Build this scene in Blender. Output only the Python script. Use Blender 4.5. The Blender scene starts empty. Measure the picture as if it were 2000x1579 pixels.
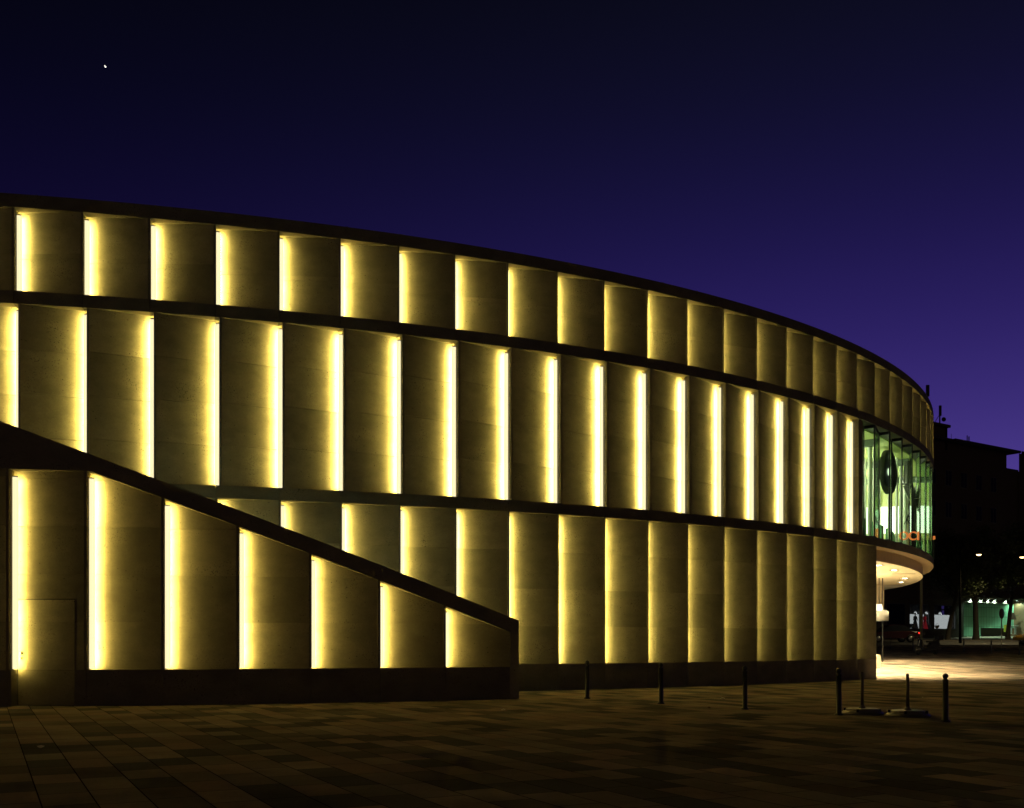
import bpy, math, random
import numpy as np
from mathutils import Vector, Matrix
random.seed(7)
S = bpy.context.scene
R = math.radians
# ------------------------------------------------------------------ camera
EYE = 1.25
FPX, HOR = 2000.0, 1256.0            # focal length and horizon row of the 2000 px wide photograph
cam_d = bpy.data.cameras.new('camera'); cam = bpy.data.objects.new('camera', cam_d)
S.collection.objects.link(cam); S.camera = cam
cam.location = (0, 0, EYE); cam.rotation_euler = (R(90), 0, 0)
cam_d.sensor_width = 36; cam_d.lens = 36.0; cam_d.sensor_fit = 'HORIZONTAL'
cam_d.shift_y = (HOR-789.5)/2000.0
cam_d.clip_start = 0.1; cam_d.clip_end = 3000
# ------------------------------------------------------------------ dusk sky
W = bpy.data.worlds.new('World'); S.world = W; W.use_nodes = True
nt = W.node_tree; nt.nodes.clear()
tc = nt.nodes.new('ShaderNodeTexCoord'); sx = nt.nodes.new('ShaderNodeSeparateXYZ')
cr = nt.nodes.new('ShaderNodeValToRGB'); bg = nt.nodes.new('ShaderNodeBackground'); ow = nt.nodes.new('ShaderNodeOutputWorld')
nt.links.new(tc.outputs['Generated'], sx.inputs[0]); nt.links.new(sx.outputs['Z'], cr.inputs[0])
def mrange(src, a, b, c, d):
    n = nt.nodes.new('ShaderNodeMapRange'); n.interpolation_type = 'SMOOTHSTEP'
    for k, v in zip(('From Min','From Max','To Min','To Max'), (a, b, c, d)): n.inputs[k].default_value = v
    nt.links.new(src, n.inputs['Value']); return n.outputs[0]
# the afterglow lies ahead and to the right; the sky behind and to the left is already dark
gy = mrange(sx.outputs['Y'], .1, .82, .03, 1.0); gx = mrange(sx.outputs['X'], -.6, .30, .33, 1.12)
gm_ = nt.nodes.new('ShaderNodeMath'); gm_.operation = 'MULTIPLY'; nt.links.new(gy, gm_.inputs[0]); nt.links.new(gx, gm_.inputs[1])
vs_ = nt.nodes.new('ShaderNodeVectorMath'); vs_.operation = 'SCALE'; nt.links.new(cr.outputs[0], vs_.inputs[0]); nt.links.new(gm_.outputs[0], vs_.inputs['Scale'])
# brown city glow, added out of view behind the viewer to light bands and foreground
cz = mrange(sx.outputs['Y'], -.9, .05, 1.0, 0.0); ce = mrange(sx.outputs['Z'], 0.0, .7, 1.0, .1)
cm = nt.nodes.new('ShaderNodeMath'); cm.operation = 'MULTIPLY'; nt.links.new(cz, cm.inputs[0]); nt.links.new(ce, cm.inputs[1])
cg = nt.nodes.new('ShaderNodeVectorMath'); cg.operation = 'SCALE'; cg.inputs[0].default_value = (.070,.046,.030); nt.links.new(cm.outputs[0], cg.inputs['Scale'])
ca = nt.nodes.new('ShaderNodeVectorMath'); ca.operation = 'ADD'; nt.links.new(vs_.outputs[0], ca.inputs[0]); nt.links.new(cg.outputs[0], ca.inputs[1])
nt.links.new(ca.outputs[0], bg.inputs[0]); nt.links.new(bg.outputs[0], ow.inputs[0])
stops = [(0.0,(.090,.054,.31)),(.15,(.055,.034,.21)),(.24,(.0275,.0165,.130)),(.32,(.0140,.0088,.076)),(.39,(.0076,.0057,.042)),(.46,(.0044,.0041,.020)),(.54,(.0028,.0031,.0085)),(.8,(.0015,.0015,.004))]
el = cr.color_ramp.elements
el[0].position, el[0].color = stops[0][0], stops[0][1]+(1,)
el[1].position, el[1].color = stops[-1][0], stops[-1][1]+(1,)
for p, c in stops[1:-1]:
    e = el.new(p); e.color = c+(1,)
cr.color_ramp.interpolation = 'B_SPLINE'
bg.inputs[1].default_value = 1.0
S.view_settings.view_transform = 'Standard'; S.view_settings.look = 'None'
S.view_settings.exposure = 0; S.view_settings.gamma = 1
S.render.engine = 'CYCLES'
S.cycles.max_bounces = 6; S.cycles.diffuse_bounces = 4; S.cycles.transparent_max_bounces = 16
S.cycles.sample_clamp_indirect = 6

# ------------------------------------------------------------------ helpers
C = S.collection
def px(x, D): return (x-1000)/FPX*D
def pz(y, D): return EYE+(HOR-y)/FPX*D
def gz(D):
    if D <= 36: return 0.0
    if D < 44: return .029*(D-36)**2/16*1.0
    return min(.029*(D-40), 2.15)
class MB:
    def __init__(s): s.v=[]; s.f=[]; s.m=[]; s.sm=[]
    def add(s, vs, fs, m=0, smooth=False):
        o=len(s.v); s.v += [tuple(v) for v in vs]
        for f in fs: s.f.append([i+o for i in f]); s.m.append(m); s.sm.append(smooth)
    def prism(s, pts, z0, z1, m=0):
        """plan polygon pts, z0/z1 numbers or per-point lists"""
        n=len(pts)
        a = z0 if isinstance(z0,(list,tuple)) else [z0]*n
        b = z1 if isinstance(z1,(list,tuple)) else [z1]*n
        vs=[(p[0],p[1],a[i]) for i,p in enumerate(pts)]+[(p[0],p[1],b[i]) for i,p in enumerate(pts)]
        fs=[list(range(n))[::-1], list(range(n,2*n))]+[[i,(i+1)%n,n+(i+1)%n,n+i] for i in range(n)]
        s.add(vs,fs,m)
    def box(s, c, d, rz=0, m=0, mat=None):
        x,y,z=d[0]/2,d[1]/2,d[2]/2
        M = mat if mat is not None else Matrix.Rotation(rz,4,'Z')
        vs=[Vector(c)+(M@Vector((i*x,j*y,k*z))) for k in(-1,1) for j in(-1,1) for i in(-1,1)]
        s.add(vs,[[0,2,3,1],[4,5,7,6],[0,1,5,4],[2,6,7,3],[0,4,6,2],[1,3,7,5]],m)
    def tube(s, p0, p1, r0, r1=None, n=12, m=0, smooth=True):
        r1=r0 if r1 is None else r1
        p0=Vector(p0);p1=Vector(p1);d=(p1-p0).normalized()
        u=d.cross(Vector((0,0,1)));
        if u.length<1e-3: u=Vector((1,0,0))
        u.normalize(); w=d.cross(u)
        vs=[]
        for p,r in((p0,r0),(p1,r1)):
            for k in range(n):
                a=2*math.pi*k/n; vs.append(p+u*math.cos(a)*r+w*math.sin(a)*r)
        s.add(vs,[[k,(k+1)%n,n+(k+1)%n,n+k] for k in range(n)],m,smooth)
        s.add(vs[:n],[list(range(n))[::-1]],m); s.add(vs[n:],[list(range(n))],m)
    def lathe(s, prof, c=(0,0,0), n=24, m=0, M=None, smooth=True):
        vs=[];N=len(prof)
        for k in range(n):
            a=2*math.pi*k/n
            for r,z in prof:
                v=Vector((r*math.cos(a),r*math.sin(a),z))
                if M is not None: v=M@v
                vs.append(Vector(c)+v)
        fs=[[k*N+i,((k+1)%n)*N+i,((k+1)%n)*N+i+1,k*N+i+1] for k in range(n) for i in range(N-1)]
        s.add(vs,fs,m,smooth)
    def build(s, name, mats, parent=None, loc=(0,0,0)):
        me=bpy.data.meshes.new(name); me.from_pydata(s.v,[],s.f)
        if not isinstance(mats,(list,tuple)): mats=[mats]
        for m in mats: me.materials.append(m)
        me.polygons.foreach_set('material_index', s.m); me.polygons.foreach_set('use_smooth', s.sm); me.update()
        o=bpy.data.objects.new(name,me); C.objects.link(o); o.location=loc
        if parent is not None: o.parent=parent
        return o
def tag(o,label,cat,group=None,kind=None):
    o['label']=label; o['category']=cat
    if group: o['group']=group
    if kind: o['kind']=kind
    return o
def struct(o): o['kind']='structure'; return o
def empty(name,loc,rz=0):
    o=bpy.data.objects.new(name,None); C.objects.link(o); o.location=loc; o.rotation_euler=(0,0,rz); o.empty_display_size=.2
    return o
def copy_tree(o,parent=None):
    c=o.copy(); C.objects.link(c)
    if parent is not None: c.parent=parent
    for ch in list(o.children): copy_tree(ch,c)
    return c

# ------------------------------------------------------------------ materials
def mat(name, col, rough=.6, metal=0, emis=None, es=0, spec=.5):
    m=bpy.data.materials.new(name); m.use_nodes=True; b=m.node_tree.nodes['Principled BSDF']
    b.inputs['Base Color'].default_value=(*col,1); b.inputs['Roughness'].default_value=rough; b.inputs['Metallic'].default_value=metal
    b.inputs['Specular IOR Level'].default_value=spec
    if emis: b.inputs['Emission Color'].default_value=(*emis,1); b.inputs['Emission Strength'].default_value=es
    # light procedural variation of tone and gloss
    t=m.node_tree; n=t.nodes.new('ShaderNodeTexNoise'); n.inputs['Scale'].default_value=6; n.inputs['Detail'].default_value=4
    c=t.nodes.new('ShaderNodeTexCoord'); t.links.new(c.outputs['Object'],n.inputs['Vector'])
    mx=t.nodes.new('ShaderNodeMix'); mx.data_type='RGBA'
    mx.inputs['A'].default_value=(*[v*.8 for v in col],1); mx.inputs['B'].default_value=(*[min(1,v*1.15) for v in col],1)
    t.links.new(n.outputs['Fac'],mx.inputs['Factor']); t.links.new(mx.outputs['Result'],b.inputs['Base Color'])
    return m
def emit(name,col,st,vary=0):
    m=bpy.data.materials.new(name); m.use_nodes=True; t=m.node_tree; t.nodes.clear()
    e=t.nodes.new('ShaderNodeEmission'); e.inputs[0].default_value=(*col,1); e.inputs[1].default_value=st
    if vary:   # lamps of one run never burn exactly alike
        oi=t.nodes.new('ShaderNodeObjectInfo'); mr=t.nodes.new('ShaderNodeMapRange'); mr.inputs['To Min'].default_value=st*(1-vary); mr.inputs['To Max'].default_value=st*(1+vary)
        t.links.new(oi.outputs['Random'],mr.inputs['Value']); t.links.new(mr.outputs[0],e.inputs[1])
    o=t.nodes.new('ShaderNodeOutputMaterial'); t.links.new(e.outputs[0],o.inputs[0]); return m
def glass(name,tint,gl=.1,rough=.02,gc=(.8,.95,.85)):
    m=bpy.data.materials.new(name); m.use_nodes=True; t=m.node_tree; t.nodes.clear()
    tr=t.nodes.new('ShaderNodeBsdfTransparent'); tr.inputs[0].default_value=(*tint,1)
    g=t.nodes.new('ShaderNodeBsdfGlossy'); g.inputs['Roughness'].default_value=rough; g.inputs[0].default_value=(*gc,1)
    f=t.nodes.new('ShaderNodeFresnel'); f.inputs[0].default_value=1.35
    a=t.nodes.new('ShaderNodeMath'); a.operation='MULTIPLY_ADD'; a.inputs[1].default_value=.8; a.inputs[2].default_value=gl*.3
    t.links.new(f.outputs[0],a.inputs[0])
    x=t.nodes.new('ShaderNodeMixShader'); o=t.nodes.new('ShaderNodeOutputMaterial')
    t.links.new(a.outputs[0],x.inputs[0]); t.links.new(tr.outputs[0],x.inputs[1]); t.links.new(g.outputs[0],x.inputs[2]); t.links.new(x.outputs[0],o.inputs[0])
    return m
def stone(name, base, zj, course):
    """sawn travertine: each cladding block its own tone, faint horizontal veins, pores and stain clusters"""
    m=bpy.data.materials.new(name); m.use_nodes=True; t=m.node_tree; N=t.nodes; L=t.links; b=N['Principled BSDF']
    b.inputs['Roughness'].default_value=.9; b.inputs['Specular IOR Level'].default_value=.06
    tc=N.new('ShaderNodeTexCoord'); oi=N.new('ShaderNodeObjectInfo')
    sep=N.new('ShaderNodeSeparateXYZ'); L.new(tc.outputs['Object'],sep.inputs[0])
    def math_(op,a,b_=None,c=None):
        n=N.new('ShaderNodeMath'); n.operation=op
        for i,v in enumerate((a,b_,c)):
            if v is None: continue
            if isinstance(v,(int,float)): n.inputs[i].default_value=v
            else: L.new(v,n.inputs[i])
        return n.outputs[0]
    fl=math_('FLOOR',math_('DIVIDE',math_('SUBTRACT',sep.outputs['Z'],zj),course))
    cb=N.new('ShaderNodeCombineXYZ'); L.new(fl,cb.inputs[0]); L.new(math_('MULTIPLY',oi.outputs['Random'],97.3),cb.inputs[1])
    wn=N.new('ShaderNodeTexWhiteNoise'); wn.noise_dimensions='3D'; L.new(cb.outputs[0],wn.inputs['Vector'])
    tone=math_('MULTIPLY_ADD',wn.outputs['Value'],.34,.80)
    # offset each block's texture
    off=N.new('ShaderNodeVectorMath'); off.operation='MULTIPLY_ADD'; L.new(wn.outputs['Color'],off.inputs[0]); off.inputs[1].default_value=(31,47,23); L.new(tc.outputs['Object'],off.inputs[2])
    mp=N.new('ShaderNodeMapping'); mp.inputs['Scale'].default_value=(1.0,1.0,1.8); L.new(off.outputs[0],mp.inputs[0])
    vein=N.new('ShaderNodeTexNoise'); vein.inputs['Scale'].default_value=2.2; vein.inputs['Detail'].default_value=7; vein.inputs['Roughness'].default_value=.62; L.new(mp.outputs[0],vein.inputs['Vector'])
    cloud=N.new('ShaderNodeTexNoise'); cloud.inputs['Scale'].default_value=1.7; cloud.inputs['Detail'].default_value=5; L.new(off.outputs[0],cloud.inputs['Vector'])
    grain=N.new('ShaderNodeTexNoise'); grain.inputs['Scale'].default_value=26; grain.inputs['Detail'].default_value=6; grain.inputs['Roughness'].default_value=.75; L.new(off.outputs[0],grain.inputs['Vector'])
    fine=N.new('ShaderNodeTexNoise'); fine.inputs['Scale'].default_value=34; fine.inputs['Detail'].default_value=3; L.new(off.outputs[0],fine.inputs['Vector'])
    def ramp(src,p0,p1,c0,c1):
        r=N.new('ShaderNodeMapRange'); r.inputs['From Min'].default_value=p0; r.inputs['From Max'].default_value=p1; r.inputs['To Min'].default_value=c0; r.inputs['To Max'].default_value=c1; L.new(src,r.inputs['Value']); return r.outputs[0]
    v1=ramp(vein.outputs['Fac'],.3,.7,.86,1.12); v2=ramp(cloud.outputs['Fac'],.3,.7,.84,1.12)
    # pores only inside cluster areas
    cl=ramp(cloud.outputs['Fac'],.52,.66,0,1); po=ramp(fine.outputs['Fac'],.58,.66,0,1)
    pore=math_('MULTIPLY_ADD',math_('MULTIPLY',cl,po),-.62,1)
    vo=N.new('ShaderNodeTexVoronoi'); vo.inputs['Scale'].default_value=5.5; L.new(off.outputs[0],vo.inputs['Vector'])
    hole=ramp(vo.outputs['Distance'],.04,.085,.3,1)
    tot=math_('MULTIPLY',ramp(grain.outputs['Fac'],.3,.7,.88,1.12),math_('MULTIPLY',math_('MULTIPLY',math_('MULTIPLY',tone,v1),math_('MULTIPLY',v2,pore)),hole))
    mx=N.new('ShaderNodeVectorMath'); mx.operation='SCALE'; mx.inputs[0].default_value=base; L.new(tot,mx.inputs['Scale'])
    L.new(mx.outputs[0],b.inputs['Base Color'])
    bp=N.new('ShaderNodeBump'); bp.inputs['Strength'].default_value=.25; bp.inputs['Distance'].default_value=.01; L.new(tot,bp.inputs['Height']); L.new(bp.outputs[0],b.inputs['Normal'])
    return m
Z_ROOF, Z_TB, Z_M1T, Z_M1B, Z_M2T, Z_M2B, Z_BT = 11.35, 11.05, 9.173, 8.881, 4.941, 4.647, .70
STB=(.25,.235,.19)
st1=stone('travertine_upper',STB,Z_M1T,.94); st2=stone('travertine_middle',STB,Z_M2T,.985); st3=stone('travertine_lower',STB,Z_BT,.987)
stb=stone('travertine_band',(.22,.205,.17),-.3,20)
LAMP_C=(1.0,.745,.155)
lamp=emit('lamp_strip_face',(1.0,.88,.50),1.12); lampi=emit('lamp_strip_light',LAMP_C,98.0,.22); lamp2=emit('lamp_strip_light_middle',LAMP_C,118.0,.15)
housing=mat('lamp_housing',(.35,.32,.25),.5)
dark=mat('dark_metal',(.02,.02,.02),.45,.5)
roofm=mat('roof_membrane',(.08,.08,.08),.9)
concrete=mat('concrete',(.3,.28,.24),.85)

# ------------------------------------------------------------------ ground
def ground_mat():
    m=bpy.data.materials.new('plaza_paving'); m.use_nodes=True; t=m.node_tree; N=t.nodes; L=t.links; b=N['Principled BSDF']; b.inputs['Specular IOR Level'].default_value=0.0
    tc=N.new('ShaderNodeTexCoord'); mp=N.new('ShaderNodeMapping'); mp.vector_type='TEXTURE'
    mp.inputs['Rotation'].default_value=(0,0,math.atan2(.889,-.458)); L.new(tc.outputs['Object'],mp.inputs[0])
    br=N.new('ShaderNodeTexBrick'); br.inputs['Scale'].default_value=1; br.inputs['Brick Width'].default_value=.68; br.inputs['Row Height'].default_value=.39
    br.inputs['Mortar Size'].default_value=.006; br.inputs['Mortar Smooth'].default_value=.1; br.offset=.37; br.offset_frequency=2; br.squash=1.25; br.squash_frequency=3
    br.inputs['Color1'].default_value=(.05,.05,.05,1); br.inputs['Color2'].default_value=(1,1,1,1); br.inputs['Mortar'].default_value=(0,0,0,1)
    L.new(mp.outputs[0],br.inputs['Vector'])
    rp=N.new('ShaderNodeValToRGB'); L.new(br.outputs['Color'],rp.inputs[0]); e=rp.color_ramp.elements
    e[0].position=0; e[0].color=(.02,.017,.014,1); e[1].position=1; e[1].color=(.37,.285,.21,1)
    for p,c in ((.045,(.11,.107,.093)),(.2,(.14,.135,.115)),(.34,(.18,.15,.12)),(.44,(.235,.205,.16)),(.62,(.30,.225,.175)),(.8,(.27,.24,.188))):
        q=e.new(p); q.color=c+(1,)
    nz=N.new('ShaderNodeTexNoise'); nz.inputs['Scale'].default_value=.55; nz.inputs['Detail'].default_value=6; nz.inputs['Roughness'].default_value=.6; L.new(tc.outputs['Object'],nz.inputs['Vector'])
    mr=N.new('ShaderNodeMapRange'); mr.inputs['From Min'].default_value=.3; mr.inputs['From Max'].default_value=.7; mr.inputs['To Min'].default_value=.65; mr.inputs['To Max'].default_value=1.25; L.new(nz.outputs['Fac'],mr.inputs['Value'])
    n2=N.new('ShaderNodeTexNoise'); n2.inputs['Scale'].default_value=25; n2.inputs['Detail'].default_value=4; L.new(tc.outputs['Object'],n2.inputs['Vector'])
    m2=N.new('ShaderNodeMapRange'); m2.inputs['To Min'].default_value=.8; m2.inputs['To Max'].default_value=1.2; L.new(n2.outputs['Fac'],m2.inputs['Value'])
    mm=N.new('ShaderNodeMath'); mm.operation='MULTIPLY'; L.new(mr.outputs[0],mm.inputs[0]); L.new(m2.outputs[0],mm.inputs[1])
    sc=N.new('ShaderNodeVectorMath'); sc.operation='SCALE'; L.new(rp.outputs[0],sc.inputs[0]); L.new(mm.outputs[0],sc.inputs['Scale'])
    L.new(sc.outputs[0],b.inputs['Base Color'])
    r2=N.new('ShaderNodeMapRange'); r2.inputs['To Min'].default_value=.6; r2.inputs['To Max'].default_value=.85; L.new(nz.outputs['Fac'],r2.inputs['Value']); L.new(r2.outputs[0],b.inputs['Roughness'])
    bp=N.new('ShaderNodeBump'); bp.inputs['Strength'].default_value=.5; bp.inputs['Distance'].default_value=.006
    ad=N.new('ShaderNodeMath'); ad.operation='MULTIPLY_ADD'; ad.inputs[1].default_value=.4; L.new(n2.outputs['Fac'],ad.inputs[0]); L.new(br.outputs['Fac'],ad.inputs[2])
    iv=N.new('ShaderNodeMath'); iv.operation='SUBTRACT'; iv.inputs[0].default_value=1; L.new(ad.outputs[0],iv.inputs[1]); L.new(iv.outputs[0],bp.inputs['Height']); L.new(bp.outputs[0],b.inputs['Normal'])
    return m
ys=[-60,-20,0,20,36]+[36+.5*k for k in range(1,17)]+[50,60,80,100,114.13,130,200,500,1500]
xs=[-900,-200,-60,-20,0,20,40,60,100,200,900]
g=MB(); g.add([(x,y,gz(y)) for y in ys for x in xs],[[j*len(xs)+i,j*len(xs)+i+1,(j+1)*len(xs)+i+1,(j+1)*len(xs)+i] for j in range(len(ys)-1) for i in range(len(xs)-1)])
struct(g.build('ground',ground_mat()))
asph=mat('asphalt',(.04,.04,.04),.8)
g=MB()
for a,b in ((74,80),(80,88)):
    g.add([(-30,a,gz(a)+.006),(150,a,gz(a)+.006),(150,b,gz(b)+.006),(-30,b,gz(b)+.006)],[[0,1,2,3]])
struct(g.build('road',asph))
g=MB()
for a in (73.85,88.0): g.prism([(-30,a),(150,a),(150,a+.15),(-30,a+.15)],gz(a)-.1,gz(a)+.12)
struct(g.build('kerb',mat('kerb_stone',(.11,.10,.09),.9)))
g=MB()
for k in range(-3,16): g.add([(k*6+x,81+y,gz(81+y)+.011) for x,y in((0,0),(3,0),(3,.12),(0,.12))],[[0,1,2,3]])
struct(g.build('road_marking',mat('road_paint',(.7,.7,.65),.6)))

# ------------------------------------------------------------------ plan curve of the big oval building
PC=(-0.12376356483388508,0.3748169931381252,0.670933028173081,0.178374935816299)
def theta(i):
    if i<0: return PC[3]+PC[2]/25*i
    if i>36: return theta(36)+(theta(36)-theta(35))*(i-36)
    u=i/25; return ((PC[0]*u+PC[1])*u+PC[2])*u+PC[3]
PIT=1.454988577459788; P0=(-11.193390617339597,23.019029523709055)
_st=.02; _tab={}
def _integ():
    x,y=P0; k=0; _tab[0]=(x,y)
    while k<76/_st:
        th=theta((k+.5)*_st); x+=math.cos(th)*PIT*_st; y+=math.sin(th)*PIT*_st; k+=1; _tab[k]=(x,y)
    x,y=P0; k=0
    while k>-14/_st:
        th=theta((k-.5)*_st); x-=math.cos(th)*PIT*_st; y-=math.sin(th)*PIT*_st; k-=1; _tab[k]=(x,y)
_integ()
def Pt(i,inw=0.0,along=0.0):
    k=i/_st; k0=math.floor(k+1e-9); f=k-k0; a=_tab[k0]; b=_tab.get(k0+1,a); th=theta(i)
    x=a[0]+(b[0]-a[0])*f; y=a[1]+(b[1]-a[1])*f
    t=(math.cos(th),math.sin(th)); n=(-t[1],t[0])
    return (x+n[0]*inw+t[0]*along, y+n[1]*inw+t[1]*along)
bld=empty('oval_museum_building',(5,40,0))
tag(bld,'long oval stone-clad building with lit folded wall panels in three tiers','building')
def part(mb,name,mats,parent=bld):
    o=mb.build(name,mats,parent)
    o.matrix_parent_inverse=Matrix.Identity(4)
    # vertices are in world metres: cancel the parent's offset
    off=Vector((0,0,0)); p=parent
    while p is not None: off+=p.location; p=p.parent
    o.location=-off
    return o
E=.36
def band(name,i0,i1,z0,z1,depth,m,step=1,di=0.0,gap=.012,proud=0.0):
    mb=MB(); i=i0
    while i<i1-1e-6:
        j=min(i+step,i1); sub=[i+(j-i)*q/3 for q in range(4)]
        o=[Pt(s,-proud) for s in sub]; inn=[Pt(s,depth) for s in sub]
        o[-1]=Pt(sub[-1],-proud,-gap); inn[-1]=Pt(sub[-1],depth,-gap)
        mb.prism(o+inn[::-1],z0,z1)
        i=j
    return part(mb,name,m)
band('roof_band',-13,60,Z_TB,Z_ROOF,.62,stb,gap=0)
band('floor_band',-13,60,Z_M1B,Z_M1T,.62,stb)
band('floor_band',-13,60,Z_M2B,Z_M2T,.62,stb,gap=.008)
band('plinth',-13,19,-.6,Z_BT,.62,stb)
# closed core behind the cladding, roof plate
mb=MB()
mb.prism([Pt(i,.60) for i in range(-13,19)]+[Pt(i,.80) for i in range(18,-14,-1)],-.6,Z_ROOF-.1)
mb.prism([Pt(i,.60) for i in range(18,61)]+[Pt(i,.80) for i in range(60,17,-1)],Z_M1B+.02,Z_ROOF-.1)
part(mb,'core_wall',concrete)
mb=MB(); ring=[Pt(i,.5) for i in range(-13,61)]
mb.prism(ring,Z_ROOF-.15,Z_ROOF-.05); part(mb,'roof',roofm)
mb=MB(); a=Pt(-13); b=Pt(60)
d=Vector((b[0]-a[0],b[1]-a[1])).normalized(); nn=Vector((-d.y,d.x))
mb.prism([a,b,(b[0]+nn.x*-.3,b[1]+nn.y*-.3),(a[0]-nn.x*.3,a[1]-nn.y*.3)],-.6,Z_ROOF); part(mb,'rear_wall',concrete)

def lerp(a,b,t): return (a[0]+(b[0]-a[0])*t,a[1]+(b[1]-a[1])*t)
def slab(mb,a,b,th,z0,z1,m=0,flip=1):
    dx,dy=b[0]-a[0],b[1]-a[1]; l=math.hypot(dx,dy); n=(-dy/l*th*flip,dx/l*th*flip)
    mb.prism([a,b,(b[0]+n[0],b[1]+n[1]),(a[0]+n[0],a[1]+n[1])],z0,z1,m)
def lamp_profile(lb,P,zb,zt,s2):
    # light box standing in the fold: opal outer faces, strong face turned to the panel behind it
    q=1 if s2>0 else -1
    lb.prism([P(.204,.002),P(.204,.105),P(.2215,.105),P(.2495,.015),P(.2495,.002)][::q],zb,zt,0)
    def face(a,b,m):
        f=[[0,1,2,3]] if s2<0 else [[3,2,1,0]]
        lb.add([(a[0],a[1],zb+.004),(b[0],b[1],zb+.004),(b[0],b[1],zt-.012),(a[0],a[1],zt-.012)],f,m)
    face(P(.2225,.1055),P(.2505,.015),2)
    face(P(.2035,.1062),P(.2220,.1062),1)
    face(P(.2030,.002),P(.2030,.1055),1)
    lb.prism([P(.202,.000),P(.202,.108),P(.252,.108),P(.252,.000)][::q],zt,zt+.012,0)
def fold_panel(i,j,zs,m,lit_left,delta,has_light=True,parent=bld,Pf=Pt,trim=None,lampm=None):
    """one folded bay between joints i and j: stone leaf in courses, stone return, and the lamp strip standing in the fold"""
    mb=MB(); g=.006
    if lit_left: a=Pf(i,E,delta); b=Pf(j,.004,delta)
    else:        a=Pf(i,.004,delta); b=Pf(j,E,delta)
    for q in range(len(zs)-1):
        z0=zs[q]+(g if q else 0); z1=zs[q+1]
        slab(mb,a,b,.04,z0,z1)
    slab(mb,lerp(a,b,.002)[:2],lerp(a,b,.998),.03,zs[0],zs[-1]) if False else None
    k=i if lit_left else j
    r0=Pf(k,.004,delta); r1=Pf(k,E,delta)
    s=-1 if lit_left else 1
    for q in range(len(zs)-1):
        z0=zs[q]+(g if q else 0); z1=zs[q+1]
        t0=Pf(k,.004,delta+s*.05); t1=Pf(k,E,delta+s*.05)
        mb.prism([r0,r1,t1,t0],z0,z1)
    # backing leaf so the open joints show stone, not the hollow behind
    a2=Pf(i,(E if lit_left else .004)+.05,delta); b2=Pf(j,(.004 if lit_left else E)+.05,delta)
    slab(mb,a2,b2,.02,zs[0],zs[-1])
    o=part(mb,'wall_panel',m,parent)
    if has_light:
        lb=MB(); s2=1 if lit_left else -1
        zt=zs[-1]-.09; zb=zs[0]+.015
        lamp_profile(lb,lambda dep,al: Pf(k,dep,delta+s2*al),zb,zt,s2)
        o2=part(lb,'light_strip',[housing,lamp,lampm or lampi],o)
    return o
for i in range(-3,36): fold_panel(i,i+1,[Z_M1T,10.0,Z_TB],st1,True,0)
for i in range(-3,18): fold_panel(i,i+1,[Z_M2T,5.9,6.88,7.88,Z_M1B],st2,False,.085,lampm=lamp2)
for i in range(-3,19): fold_panel(i,i+1,[Z_BT,1.68,2.67,3.65,Z_M2B],st3,True,.03)
# pier between the last stone fold and the glass, end wall below
mb=MB(); slab(mb,Pt(18,.01,.085),Pt(18.32,.03),.5,Z_M2T,Z_M1B); part(mb,'stone_pier',st2)
mb=MB(); a=Pt(19,0,-.02); mb.prism([Pt(19,.002,.03),Pt(19,.002,.1),Pt(19,7,.1),Pt(19,7,.03)],-.5,Z_M2B-.002); part(mb,'end_wall',st3)

# ------------------------------------------------------------------ folded glazing
gg=glass('green_glass',(.93,.975,.88),.06)
G0,G1=18,35
for i in range(G0,G1):
    a=Pt(i,.03,.085) if i>G0 else Pt(18.32,.06); b=Pt(i+1,.40,-.02); c=Pt(i+1,.03,-.02)
    fr=MB(); w=.018
    for p in (b,c):
        fr.prism([(p[0]-w,p[1]-w),(p[0]+w,p[1]-w),(p[0]+w,p[1]+w),(p[0]-w,p[1]+w)],Z_M2T,Z_M1B-.002)
    for u,v in ((a,b),(b,c)):
        slab(fr,u,v,.05,Z_M1B-.10,Z_M1B-.003); slab(fr,u,v,.05,Z_M2T+.003,Z_M2T+.06)
    w_=part(fr,'glass_bay',dark)
    gm=MB(); slab(gm,a,b,.012,Z_M2T+.06,Z_M1B-.1); part(gm,'pane',gg,w_)
    gm=MB(); slab(gm,b,c,.012,Z_M2T+.06,Z_M1B-.1); part(gm,'pane',gg,w_)
# gallery interior behind the glass
wallg=mat('gallery_paint',(.58,.60,.30),.8); ceilg=mat('gallery_ceiling_paint',(.55,.6,.2),.8); floorg=mat('gallery_floor_lino',(.12,.3,.14),.25)
mb=MB(); mb.prism([Pt(i,.62) for i in range(18,37)]+[Pt(i,6) for i in range(36,17,-1)],Z_M2B+.05,Z_M2T-.02); part(mb,'gallery_floor',floorg)
mb=MB(); mb.prism([Pt(i,.58) for i in range(18,37)]+[Pt(i,6) for i in range(36,17,-1)],Z_M1B-.05,Z_M1B+.1); part(mb,'gallery_ceiling',ceilg)
mb=MB(); mb.prism([Pt(i,5.6) for i in range(18,37)]+[Pt(i,5.9) for i in range(36,17,-1)],Z_M2T-.02,Z_M1B-.05)
mb.prism([Pt(31,.7),Pt(31,5.6),Pt(31.15,5.6),Pt(31.15,.7)],Z_M2T-.02,Z_M1B-.05)
part(mb,'gallery_wall',wallg)
mb=MB()
for k in (20.5,24,27.5): mb.prism([Pt(k,.7),Pt(k,5.6),Pt(k+.16,5.6),Pt(k+.16,.7)],Z_M1B-.30,Z_M1B-.052)
part(mb,'ceiling_beam',mat('beam_green',(.06,.09,.05),.6))
mb=MB()
mb.prism([Pt(30.97,.9),Pt(30.97,5.3),Pt(30.99,5.3),Pt(30.99,.9)],6.75,8.1)
mb.prism([Pt(21+.0,5.52),Pt(30,5.52),Pt(30,5.56),Pt(21,5.56)],5.95,7.4)
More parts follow.
